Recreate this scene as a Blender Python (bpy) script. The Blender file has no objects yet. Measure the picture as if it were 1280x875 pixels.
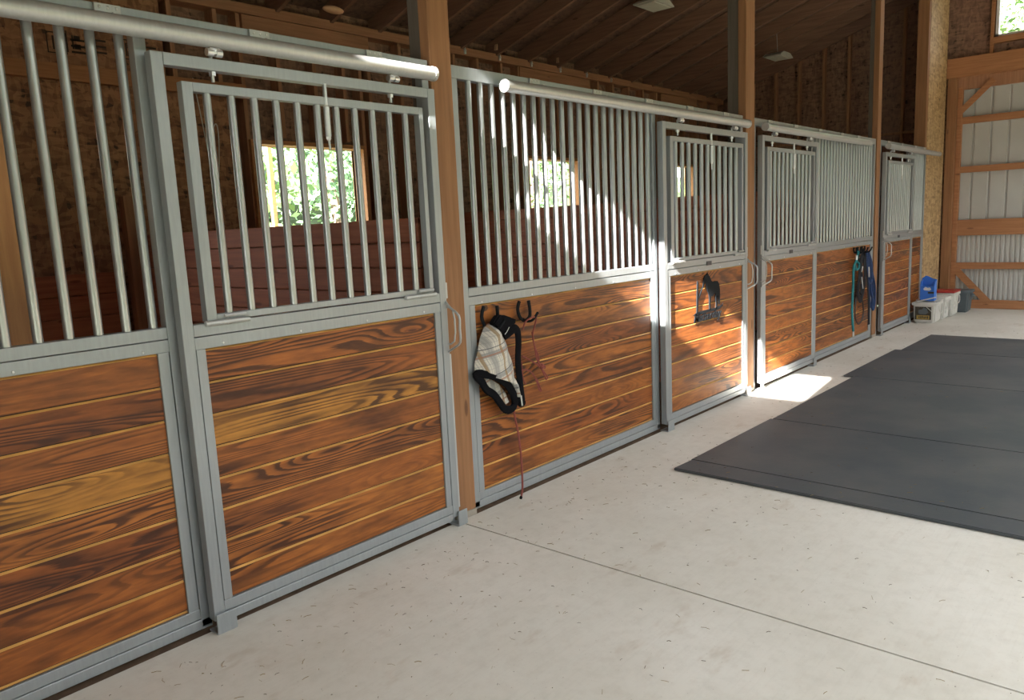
import bpy, bmesh, math, random
from mathutils import Vector, Matrix
random.seed(7)
S = bpy.context.scene
COL = S.collection
PI = math.pi

# ------------------------------------------------------------------ materials
class NT:
    def __init__(self, name):
        self.m = bpy.data.materials.new(name); self.m.use_nodes = True
        self.t = self.m.node_tree; self.b = self.t.nodes['Principled BSDF']
        self.tc = self.t.nodes.new('ShaderNodeTexCoord')
    def n(self, typ, **kw):
        x = self.t.nodes.new('ShaderNode' + typ)
        for k, v in kw.items():
            if k.startswith('i_'):
                self.put(x.inputs[k[2:].replace('_', ' ')], v)
            else: setattr(x, k, v)
        return x
    def put(self, sock, v):
        if isinstance(v, bpy.types.NodeSocket): self.t.links.new(v, sock)
        elif v is not None: sock.default_value = v
    def math(self, op, a, b=None, clamp=False):
        x = self.t.nodes.new('ShaderNodeMath'); x.operation = op; x.use_clamp = clamp
        self.put(x.inputs[0], a)
        if b is not None: self.put(x.inputs[1], b)
        return x.outputs[0]
    def mapping(self, src, scale=(1,1,1), loc=(0,0,0), rot=(0,0,0)):
        x = self.t.nodes.new('ShaderNodeMapping')
        self.put(x.inputs['Vector'], src); self.put(x.inputs['Scale'], scale)
        self.put(x.inputs['Location'], loc); self.put(x.inputs['Rotation'], rot)
        return x.outputs[0]
    def noise(self, vec, scale, detail=4, rough=.5, dist=0):
        x = self.n('TexNoise'); self.put(x.inputs['Vector'], vec)
        self.put(x.inputs['Scale'], scale); self.put(x.inputs['Detail'], detail)
        self.put(x.inputs['Roughness'], rough); self.put(x.inputs['Distortion'], dist)
        return x.outputs['Fac']
    def ramp(self, fac, stops, interp='LINEAR'):
        x = self.n('ValToRGB'); x.color_ramp.interpolation = interp
        cr = x.color_ramp
        while len(cr.elements) < len(stops): cr.elements.new(.5)
        for e, (p, c) in zip(cr.elements, stops):
            e.position = p; e.color = (c[0], c[1], c[2], 1) if isinstance(c, tuple) else (c, c, c, 1)
        self.put(x.inputs[0], fac); return x.outputs[0]
    def mix(self, fac, a, b, mode='MIX'):
        x = self.t.nodes.new('ShaderNodeMix'); x.data_type = 'RGBA'; x.blend_type = mode
        self.put(x.inputs[0], fac)
        for s, v in ((6, a), (7, b)):
            if isinstance(v, tuple): v = (v[0], v[1], v[2], 1)
            self.put(x.inputs[s], v)
        return x.outputs[2]
    def bump(self, h, strength=.3, dist=.01):
        x = self.n('Bump'); self.put(x.inputs['Height'], h)
        self.put(x.inputs['Strength'], strength); self.put(x.inputs['Distance'], dist)
        self.put(self.b.inputs['Normal'], x.outputs[0])
    def set(self, **kw):
        for k, v in kw.items():
            if isinstance(v, tuple) and len(v) == 3: v = (*v, 1)
            self.put(self.b.inputs[k.replace('_', ' ')], v)
        return self.m

def flat(name, col, rough=.6, metal=0, var=.12, scale=8, spec=.5):
    t = NT(name); o = t.tc.outputs['Object']
    n = t.noise(o, scale, 3)
    k = t.ramp(n, [(.3, 1 - var), (.7, 1.0)])
    c = t.mix(1, (*col,), k, 'MULTIPLY')
    return t.set(Base_Color=c, Roughness=rough, Metallic=metal, Specular_IOR_Level=spec)

def mat_stained():
    t = NT('burnt_pine'); o = t.tc.outputs['Object']
    a = t.n('Attribute', attribute_name='board'); r = a.outputs['Fac']
    off = t.math('MULTIPLY', r, 37.0)
    cx = t.n('CombineXYZ'); t.put(cx.inputs[0], t.math('MULTIPLY', r, 91.0)); t.put(cx.inputs[1], off); t.put(cx.inputs[2], off)
    va = t.n('VectorMath', operation='ADD'); t.put(va.inputs[0], o); t.put(va.inputs[1], cx.outputs[0])
    p = va.outputs[0]
    fine = t.noise(t.mapping(p, (3, 1, 70)), 3, 3)
    # knots pull the rings round themselves
    v = t.n('TexVoronoi', feature='F1'); t.put(v.inputs['Vector'], t.mapping(p, (1.0, .2, 5.6))); t.put(v.inputs['Scale'], 1.15)
    kd = v.outputs['Distance']
    pull = t.ramp(kd, [(0, 1), (.46, 0)], 'EASE')
    # annual rings: level lines of a long stretched field, bent by the knots
    h = t.noise(t.mapping(p, (.40, 1, 6.2)), 1.15, 1.6, .35, .3)
    h2 = t.math('ADD', t.math('ADD', t.math('MULTIPLY', h, 19), t.math('MULTIPLY', pull, 4.2)), t.math('MULTIPLY', fine, .3))
    fr = t.math('FRACT', h2)
    ring = t.ramp(fr, [(0, 0), (.10, .0), (.42, .22), (.66, 1), (.90, 1), (1, 0)])
    st = t.ramp(t.noise(t.mapping(p, (.9, 1, 3.2)), 1.3, 1), [(.39, .26), (.58, 1)])
    g = t.math('MULTIPLY', ring, st)
    light = t.mix(r, (.40, .142, .030), (.29, .088, .020))
    gold = t.math('GREATER_THAN', t.math('FRACT', t.math('MULTIPLY', r, 7.13)), .80)
    light = t.mix(t.math('MULTIPLY', gold, .8), light, (.50, .24, .045))
    dark = (.040, .012, .006)
    c = t.mix(t.math('MULTIPLY', g, .88), light, dark)
    burn = t.ramp(t.noise(t.mapping(p, (1.0, 1, 5)), 1.5, 4, .6), [(.475, 0), (.70, .85)])
    c = t.mix(burn, c, (.060, .018, .008))
    warm = t.ramp(t.noise(t.mapping(p, (2, 1, 12)), 3, 4, .6), [(.35, (.68, .62, .58)), (.7, (1.15, 1.1, 1.0))])
    c = t.mix(1, c, warm, 'MULTIPLY')
    kn = t.ramp(kd, [(.0, 1), (.03, .9), (.042, .15), (.052, .6), (.07, 0)])
    c = t.mix(kn, c, (.085, .022, .010))
    t.bump(t.math('ADD', fine, g), .10, .002)
    return t.set(Base_Color=c, Roughness=t.ramp(fine, [(.3, .36), (.7, .52)]), Specular_IOR_Level=.4)

def mat_lumber(name, c1, c2, axis=2, rough=.7):
    t = NT(name); o = t.tc.outputs['Object']
    sc = [22, 22, 22]; sc[axis] = 1.1
    n = t.noise(t.mapping(o, tuple(sc)), 1.6, 5, .6, .3)
    c = t.mix(t.ramp(n, [(.3, 0), (.7, 1)]), c2, c1)
    v = t.n('TexVoronoi'); s2 = [5, 5, 5]; s2[axis] = 1.4
    t.put(v.inputs['Vector'], t.mapping(o, tuple(s2))); t.put(v.inputs['Scale'], 1.3)
    c = t.mix(t.ramp(v.outputs['Distance'], [(0, .8), (.07, .6), (.1, 0)]), c, (c2[0]*.35, c2[1]*.3, c2[2]*.3))
    t.bump(n, .15, .002)
    return t.set(Base_Color=c, Roughness=rough)

def mat_osb(name, c1, c2, speck=.8):
    t = NT(name); o = t.tc.outputs['Object']
    v = t.n('TexVoronoi', feature='F1'); d = t.noise(o, 4, 2)
    va = t.n('VectorMath', operation='ADD'); t.put(va.inputs[0], t.mapping(o, (34, 34, 12))); t.put(va.inputs[1], t.n('TexNoise', i_Vector=o, i_Scale=9.0).outputs['Color'])
    t.put(v.inputs['Vector'], va.outputs[0]); t.put(v.inputs['Scale'], 1.0)
    w = t.n('TexVoronoi', feature='F1'); t.put(w.inputs['Vector'], t.mapping(o, (12, 12, 38), (3, 3, 3))); t.put(w.inputs['Scale'], 1.0)
    s = t.n('SeparateColor'); t.put(s.inputs[0], v.outputs['Color'])
    s2 = t.n('SeparateColor'); t.put(s2.inputs[0], w.outputs['Color'])
    m = t.math('MULTIPLY', t.math('ADD', s.outputs[0], s2.outputs[0]), .5)
    c = t.mix(t.ramp(m, [(.2, 0), (.8, 1)]), c2, c1)
    c = t.mix(t.ramp(m, [(.08, speck), (.16, 0)]), c, (.03, .015, .008))
    t.bump(m, .25, .003)
    return t.set(Base_Color=c, Roughness=.62)

def mat_galv(name, base=.46, metal=.55, rough=.42, tint=(1, 1.02, 1.02), rvar=.18):
    t = NT(name); o = t.tc.outputs['Object']
    n = t.noise(t.mapping(o, (30, 30, 3)), 3, 3)
    n2 = t.noise(o, 1.7, 2)
    k = t.math('ADD', t.math('MULTIPLY', n, .25), t.math('MULTIPLY', n2, .3))
    c = t.mix(t.ramp(k, [(.15, 0), (.42, 1)]), tuple(base*.82*x for x in tint), tuple(base*1.1*x for x in tint))
    return t.set(Base_Color=c, Metallic=metal, Roughness=t.math('ADD', t.math('MULTIPLY', n, rvar), rough - rvar*.45))

def mat_concrete():
    t = NT('concrete'); o = t.tc.outputs['Object']
    n1 = t.noise(o, 1.1, 5, .55); n2 = t.noise(o, 14, 5, .7); n3 = t.noise(t.mapping(o, (1.5, 40, 1)), 2, 3)
    c = t.mix(t.ramp(n1, [(.35, 0), (.65, 1)]), (.635, .61, .54), (.735, .715, .655))
    c = t.mix(t.ramp(n2, [(.45, 0), (.72, .22)]), c, (.40, .36, .29))
    c = t.mix(t.ramp(n3, [(.5, 0), (.75, .10)]), c, (.42, .38, .32))
    st = t.ramp(t.noise(t.mapping(o, (1, 2.2, 1), (3.3, 1.2, 0)), 2.3, 4, .65), [(.60, 0), (.70, .28)])
    c = t.mix(st, c, (.40, .30, .20))
    sp = t.ramp(t.noise(o, 85, 2), [(.70, 0), (.76, .5)])
    c = t.mix(sp, c, (.28, .23, .17))
    t.bump(n2, .12, .003)
    return t.set(Base_Color=c, Roughness=.62)

def mat_rubber():
    t = NT('rubber'); o = t.tc.outputs['Object']
    n1 = t.noise(o, 1.6, 5, .6); n2 = t.noise(o, 45, 3, .7)
    c = t.mix(t.ramp(n1, [(.4, 0), (.68, 1)]), (.057, .069, .080), (.096, .101, .104))
    c = t.mix(t.ramp(n2, [(.62, 0), (.75, .5)]), c, (.14, .12, .09))
    t.bump(n2, .35, .002)
    return t.set(Base_Color=c, Roughness=.55, Specular_IOR_Level=.5)

def mat_plaid():
    t = NT('plaid_mesh'); o = t.mapping(t.tc.outputs['Object'], (1, 1, 1), (0, 0, 0), (0, math.radians(14), 0))
    s = t.n('SeparateXYZ'); t.put(s.inputs[0], o); X, Z = s.outputs[0], s.outputs[2]
    def band(v, period, ph, w):
        f = t.math('FRACT', t.math('MULTIPLY', t.math('ADD', v, ph), 1/period))
        return t.math('LESS_THAN', f, w)
    c = (.62, .58, .51)
    c = t.mix(t.math('MULTIPLY', band(X, .012, 0, .3), .5), c, (.25, .24, .24))
    c = t.mix(t.math('MULTIPLY', band(Z, .028, 0, .12), .5), c, (.28, .27, .27))
    c = t.mix(t.math('MULTIPLY', band(X, .11, .03, .26), .70), c, (.30, .29, .28))
    c = t.mix(t.math('MULTIPLY', band(Z, .13, .045, .22), .70), c, (.24, .24, .24))
    c = t.mix(t.math('MULTIPLY', band(X, .11, .075, .14), .8), c, (.30, .19, .09))
    c = t.mix(t.math('MULTIPLY', band(Z, .15, .10, .06), .75), c, (.34, .16, .10))
    c = t.mix(t.math('MULTIPLY', band(Z, .15, .06, .03), .9), c, (.10, .10, .11))
    return t.set(Base_Color=c, Roughness=.85)

def mat_glass():
    t = NT('window_glass'); nt = t.t
    tr = nt.nodes.new('ShaderNodeBsdfTransparent'); gl = nt.nodes.new('ShaderNodeBsdfGlossy')
    gl.inputs['Roughness'].default_value = .03
    mx = nt.nodes.new('ShaderNodeMixShader'); mx.inputs[0].default_value = .06
    nt.links.new(tr.outputs[0], mx.inputs[1]); nt.links.new(gl.outputs[0], mx.inputs[2])
    nt.links.new(mx.outputs[0], nt.nodes['Material Output'].inputs['Surface'])
    return t.m

def mat_leaf(name, c1, c2):
    t = NT(name); a = t.n('Attribute', attribute_name='board')
    c = t.mix(a.outputs['Fac'], c1, c2)
    return t.set(Base_Color=c, Roughness=.55, Transmission_Weight=0.0)

M = dict(
    wood=mat_stained(),
    edge=flat('board_edge_amber', (.80, .42, .12), .40, var=.5, scale=5),
    groove=flat('board_groove', (.045, .016, .008), .7),
    post=mat_lumber('fir_post', (.32, .152, .066), (.22, .10, .04)),
    postgrey=mat_lumber('grey_plank', (.13, .105, .085), (.085, .068, .054)),
    lumx=mat_lumber('fir_along', (.46, .215, .095), (.32, .135, .056), 0),
    lumy=mat_lumber('fir_across', (.46, .215, .095), (.32, .135, .056), 1),
    stud=mat_lumber('stud_fir', (.42, .21, .115), (.28, .135, .07)),
    rafter=mat_lumber('rafter_fir', (.27, .145, .10), (.18, .095, .065), 1),
    platew=mat_lumber('plate_fir', (.42, .20, .11), (.28, .13, .07), 0),
    trimw=mat_lumber('window_trim_fir', (.50, .235, .09), (.38, .16, .06), 0),
    osb=mat_osb('osb_wall', (.40, .195, .095), (.18, .075, .036)),
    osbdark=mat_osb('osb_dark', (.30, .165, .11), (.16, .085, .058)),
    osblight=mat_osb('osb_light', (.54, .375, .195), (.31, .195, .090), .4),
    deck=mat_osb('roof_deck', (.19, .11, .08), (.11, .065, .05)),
    plank=mat_lumber('stall_plank', (.48, .17, .085), (.30, .095, .05), 1),
    plankx=mat_lumber('stall_plank_long', (.48, .17, .085), (.30, .095, .05), 0),
    galv=mat_galv('galvanised_frame', .36, .42, .38, (.93, 1.0, 1.045)),
    pipe=mat_galv('galvanised_pipe', .50, .5, .38),
    bar=mat_galv('galvanised_bar', .46, .78, .31, (.96, 1.0, 1.045), .02),
    chrome=flat('zinc_hardware', (.72, .73, .75), .34, .9),
    blackmetal=flat('black_iron', (.009, .010, .012), .75, 0, spec=.15),
    plate=flat('black_plate', (.03, .035, .045), .4),
    concrete=mat_concrete(), rubber=mat_rubber(),
    soil=flat('stall_bedding', (.16, .10, .06), .95, scale=20, var=.4),
    jointm=flat('joint_dirt', (.05, .04, .03), .95),
    metalwall=flat('white_steel_sheet', (.50, .50, .475), .45, .0, var=.08, scale=3),
    plaid=mat_plaid(),
    black=flat('black_fleece', (.007, .007, .009), .95, spec=.1),
    redrope=flat('red_rope', (.30, .075, .06), .8, scale=200, var=.4),
    teal=flat('teal_rope', (.02, .25, .29), .75, scale=90, var=.4),
    navy=flat('navy_rope', (.012, .045, .15), .75, scale=120, var=.5),
    nylon=flat('black_nylon', (.008, .009, .014), .7, spec=.2),
    brown=flat('dark_leather', (.045, .022, .016), .5),
    whiteplastic=flat('white_plastic', (.62, .61, .57), .4),
    blueplastic=flat('blue_plastic', (.04, .18, .65), .35),
    redplastic=flat('red_plastic', (.42, .035, .03), .4),
    greyplastic=flat('grey_plastic', (.10, .125, .14), .5),
    label1=flat('label_dark', (.055, .045, .03), .5, var=.6, scale=30),
    labelgold=flat('label_gold', (.38, .25, .06), .5),
    labelwhite=flat('label_white', (.65, .65, .62), .5),
    ink=flat('stamp_ink', (.035, .022, .014), .8),
    straw=flat('straw', (.34, .25, .11), .9),
    strawdark=flat('straw_dark', (.13, .09, .05), .9),
    vinyl=flat('white_vinyl', (.75, .75, .78), .4),
    glass=mat_glass(),
    grass=flat('grass', (.10, .12, .06), .95, scale=3, var=.4),
    hedge=flat('hedge_green', (.045, .07, .03), .95, scale=2, var=.5),
    footing=flat('footing_concrete', (.34, .30, .25), .8),
    boardlit=mat_lumber('lit_fir_board', (.74, .40, .18), (.58, .27, .11)),  # raised albedo puts the light on this board into its colour
    bark=flat('bark', (.16, .11, .075), .9),
    leafa=mat_leaf('leaf_bright', (.10, .20, .05), (.32, .46, .20)),
    leafb=mat_leaf('leaf_deep', (.05, .13, .05), (.22, .36, .18)),
    sunpatch=flat('sun_patch_peach', (.70, .42, .26), .6),  # sunlit wood tone put into the colour
    fixture=flat('light_housing', (.42, .41, .38), .5),
    diffuser=flat('light_diffuser', (.55, .55, .5), .4),
)

# ------------------------------------------------------------------ geometry helpers
def link(name, bm, mats, parent=None, smooth=False, loc=None, rot=None):
    me = bpy.data.meshes.new(name)
    bmesh.ops.recalc_face_normals(bm, faces=bm.faces)
    bm.to_mesh(me); bm.free()
    if not isinstance(mats, (list, tuple)): mats = [mats]
    for m in mats: me.materials.append(M[m] if isinstance(m, str) else m)
    if smooth:
        for p in me.polygons: p.use_smooth = True
        try: me.set_sharp_from_angle(angle=math.radians(38))
        except Exception: pass
    o = bpy.data.objects.new(name, me); COL.objects.link(o)
    if parent: o.parent = parent
    if loc: o.location = loc
    if rot: o.rotation_euler = rot
    return o

def B(): return bmesh.new()

def box(bm, x0, x1, y0, y1, z0, z1, mi=0, bev=0, mat=None):
    t = bmesh.new()
    bmesh.ops.create_cube(t, size=1)
    for v in t.verts:
        v.co = Vector(((x0+x1)/2 + v.co.x*(x1-x0), (y0+y1)/2 + v.co.y*(y1-y0), (z0+z1)/2 + v.co.z*(z1-z0)))
    if bev: bmesh.ops.bevel(t, geom=t.edges[:], offset=bev, segments=2, affect='EDGES', profile=.5)
    if mat is not None: bmesh.ops.transform(t, matrix=mat, verts=t.verts)
    merge(bm, t, mi)

def merge(bm, t, mi=0):
    d = {v: bm.verts.new(v.co) for v in t.verts}
    for f in t.faces:
        try:
            g = bm.faces.new([d[v] for v in f.verts]); g.material_index = mi
        except ValueError: pass
    t.free()

def tube(bm, pts, r, seg=8, mi=0, closed=False, rx=None):
    """round (or flattened, rx) section swept along pts"""
    pts = [Vector(p) for p in pts]; n = len(pts); rings = []
    up = None
    for i, p in enumerate(pts):
        a = pts[(i-1) % n] if (closed or i > 0) else p
        b = pts[(i+1) % n] if (closed or i < n-1) else p
        d = (b - a).normalized()
        if up is None:
            up = Vector((0, 1, 0)) if abs(d.y) < .9 else Vector((1, 0, 0))
        s = d.cross(up)
        if s.length < 1e-4: s = d.cross(Vector((0, 0, 1)))
        s.normalize(); u = s.cross(d).normalized(); up = u
        rr = r[i] if isinstance(r, (list, tuple)) else r
        ra = rx if rx else rr
        rings.append([bm.verts.new(p + s*ra*math.cos(2*PI*k/seg) + u*rr*math.sin(2*PI*k/seg)) for k in range(seg)])
    for i in range(n if closed else n-1):
        A, C = rings[i], rings[(i+1) % n]
        for k in range(seg):
            f = bm.faces.new([A[k], A[(k+1) % seg], C[(k+1) % seg], C[k]]); f.material_index = mi
    if not closed:
        bm.faces.new(rings[0][::-1]).material_index = mi; bm.faces.new(rings[-1]).material_index = mi

def smoothpts(pts, k=4, closed=False):
    pts = [Vector(p) for p in pts]; n = len(pts); out = []
    for i in range(n if closed else n-1):
        g = lambda j: pts[j % n] if closed else pts[max(0, min(n-1, j))]
        p0, p1, p2, p3 = g(i-1), g(i), g(i+1), g(i+2)
        for s in range(k):
            t = s/k
            out.append(.5*((2*p1) + (p2-p0)*t + (2*p0-5*p1+4*p2-p3)*t*t + (3*p1-p0-3*p2+p3)*t**3))
    if not closed: out.append(pts[-1])
    return out

def prism(bm, poly, y0, y1, mi=0, plane='xz'):
    f3 = {'xz': lambda a, b, c: (a, c, b), 'yz': lambda a, b, c: (c, a, b), 'xy': lambda a, b, c: (a, b, c)}[plane]
    A = [bm.verts.new(f3(a, b, y0)) for a, b in poly]; C = [bm.verts.new(f3(a, b, y1)) for a, b in poly]
    bm.faces.new(A).material_index = mi; bm.faces.new(C[::-1]).material_index = mi
    n = len(poly)
    for i in range(n): bm.faces.new([A[i], A[(i+1) % n], C[(i+1) % n], C[i]]).material_index = mi

def tag(o, label, cat, group=None, kind=None):
    if label: o['label'] = label
    if cat: o['category'] = cat
    if group: o['group'] = group
    if kind: o['kind'] = kind
    return o

def thing(name, loc, label=None, cat=None, group=None, kind=None):
    o = bpy.data.objects.new(name, None); COL.objects.link(o); o.location = loc
    o.empty_display_size = .1
    return tag(o, label, cat, group, kind)

def off(o, x):   # geometry is written in world metres; parts sit relative to their thing's base
    return o

def P(name, bm, mats, root, smooth=False):
    """part: geometry given in world metres, parented to root"""
    L = root.matrix_world.translation if False else Vector(root.location)
    if root.parent: L = L + Vector(root.parent.location)
    bmesh.ops.translate(bm, verts=bm.verts, vec=-L)
    return link(name, bm, mats, root, smooth)

def SP(name, bm, mats, part, root, smooth=False):
    """sub-part of a part that sits at its root's origin"""
    bmesh.ops.translate(bm, verts=bm.verts, vec=-Vector(root.location))
    return link(name, bm, mats, part, smooth)

def boards(bm, x0, x1, z0, z1, yf, pitch=.13, seed=1, gold=(), g=.0095, dep=.008):
    """tongue and groove boards with chamfered edges; returns per-face board values"""
    rnd = random.Random(seed); vals = []
    z = z1; k = 0
    while z > z0 + .01:
        zb = max(z0, z - pitch); k += 1; v = rnd.random()
        while ((v*7.13) % 1 > .79) != (k in gold): v = rnd.random()
        prof = [(yf + dep, z - .0025), (yf, z - g), (yf, zb + g*.35), (yf + dep, zb)]
        A = [bm.verts.new((x0, y, zz)) for y, zz in prof]; C = [bm.verts.new((x1, y, zz)) for y, zz in prof]
        for i, mi in ((0, 1), (1, 0), (2, 2)):
            f = bm.faces.new([A[i], C[i], C[i+1], A[i+1]]); f.material_index = mi; vals.append(v)
        z = zb
    box(bm, x0, x1, yf + dep + .0005, yf + dep + .03, z0, z1, 2); vals += [0]*6
    return vals

def wood_panel(root, x0, x1, z0, z1, yf, seed, gold=()):
    bm = B(); vals = boards(bm, x0, x1, z0, z1, yf, .1305, seed, gold)
    o = P('wood_panel', bm, ['wood', 'edge', 'groove'], root)
    at = o.data.attributes.new('board', 'FLOAT', 'FACE')
    for i, v in enumerate(vals[:len(o.data.polygons)]): at.data[i].value = v
    return o

def bolt(bm, x, y, z, r=.005):
    t = bmesh.new(); bmesh.ops.create_uvsphere(t, u_segments=8, v_segments=5, radius=r)
    bmesh.ops.transform(t, matrix=Matrix.Translation((x, y, z)) @ Matrix.Diagonal((1, .6, 1, 1)), verts=t.verts); merge(bm, t)

def cyl(bm, p0, p1, r, seg=12, mi=0): tube(bm, [p0, p1], r, seg, mi)

H = 2.40; ZR = 1.25; ZW = 1.155; ZB = .10

# ------------------------------------------------------------------ fixed stall fronts
def stall_front(label, x0, x1, xo, xw0, xw1, bars, bw, seed, head=(None, None)):
    """x0..x1 whole frame (header), panel part xw0..xw1 with its stiles, bars list"""
    r = thing('stall_front', ((x0+x1)/2, .03, 0), label, 'stall wall', 'steel stall fronts')
    bm = B()
    y0, y1 = 0, .05
    box(bm, x0, x1, y0, y1, 2.335, H, 0, .003)                     # header
    for a, b in ((xw0, xw0+.045), (xw1-.045, xw1)):
        box(bm, a, b, y0, y1, .02, 2.335, 0, .003)
    if x1 - xw1 > .3: box(bm, x1-.045, x1, y0, y1, .0, 2.335, 0, .003)
    if xw0 - x0 > .3: box(bm, x0, x0+.045, y0, y1, .0, 2.335, 0, .003)
    a, b = xw0+.045, xw1-.045
    box(bm, a, b, y0, y1, 1.205, ZR, 0, .003)                        # mid rail tube
    box(bm, a, b, y0+.0015, y1, ZW, 1.202, 0, .002)                  # channel lip
    box(bm, xw0, xw1, y0, y1, .012, .055, 0, .003)                   # sill tube
    box(bm, a, b, y0+.0015, y1, .058, ZB, 0, .002)
    for s, e in ((a+.003, a+.045), (b-.045, b-.003)):                # channel lips on stiles
        box(bm, s, e, y0+.002, y1, ZB, ZW, 0, .002)
    P('frame', bm, 'galv', r)
    n = max(2, round((b-a)/.42))
    for i in range(n):
        x = a + .1 + (b-a-.2)*i/(n-1)
        bm = B(); bolt(bm, x, y0, ZW+.012); P('bolt', bm, 'chrome', r, True)
    wood_panel(r, a+.045, b-.045, ZB, ZW, .012, seed, (4,) if seed == 11 else ())
    for x in bars:
        bm = B(); cyl(bm, (x, .026, ZR-.002), (x, .026, 2.34), bw, 20)
        P('bar', bm, 'bar', r, True)
    return r

def rng(a, b, step):
    n = int(round((b-a)/step)); return [a + (b-a)*i/n for i in range(n+1)]

fA = stall_front('nearest steel stall front at the left edge, thick upright bars beside the first door',
                 -3.55, -.157, None, -3.55, -1.555, rng(-3.40, -1.64, .0978), .0165, 11)
fB = stall_front('steel stall front whose wood panel carries the plaid fly mask, crossed by a sun band',
                 .0, 3.45, None, .0, 2.02, rng(.15, 1.95, .09), .0165, 22)
fC = stall_front('steel stall front with teal and navy ropes hanging on its wood panel',
                 3.665, 7.115, None, 5.03, 7.115, rng(5.12, 7.02, .09), .015, 33)
fD = stall_front('farthest narrow steel stall front, ending at the OSB wall behind the white buckets',
                 7.30, 9.455, None, 8.62, 9.455, rng(8.70, 9.38, .085), .015, 44)

# ------------------------------------------------------------------ tracks
def track(label, x0, x1, brackets):
    r = thing('door_track', ((x0+x1)/2, -.08, 2.32), label, 'door track', 'round steel door tracks')
    bm = B(); cyl(bm, (x0, -.075, 2.318), (x1, -.075, 2.318), .033, 20)
    P('pipe', bm, 'pipe', r, True)
    bm = B(); cyl(bm, (x0-.012, -.075, 2.318), (x0+.004, -.075, 2.318), .035, 20)
    P('end_cap', bm, 'pipe', r, True)
    bm = B(); cyl(bm, (x1-.004, -.075, 2.318), (x1+.012, -.075, 2.318), .035, 20)
    P('end_cap', bm, 'pipe', r, True)
    for x in brackets:
        bm = B()
        box(bm, x-.045, x+.045, -.012, -.0005, 2.345, 2.398, 0, .002)
        box(bm, x-.012, x+.012, -.078, -.008, 2.345, 2.357, 0, .002)
        br = P('bracket', bm, 'pipe', r)
        for dx, zz in ((-.028, 2.385), (0, 2.385), (.028, 2.385), (-.03, 2.366), (.03, 2.366)):
            bm = B(); bolt(bm, x+dx, -.013, zz, .005); SP('screw', bm, 'chrome', br, r, True)
tA = track('nearest and longest-looking round door track, ending at the first wooden post', -3.3, -.20, [-2.86, -2.27, -1.68, -1.09, -.50])
tB = track('round door track starting partway along the sunlit bars, above the horse sign door', .34, 3.37, [.67, 1.30, 1.93, 2.52, 3.12])
tC = track('round door track between the second and third wooden posts', 3.74, 6.62, [4.0, 4.6, 5.25, 5.9, 6.45])
tD = track('farthest round door track, running out over the OSB wall', 7.36, 9.86, [7.6, 8.2, 8.85, 9.3])

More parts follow.
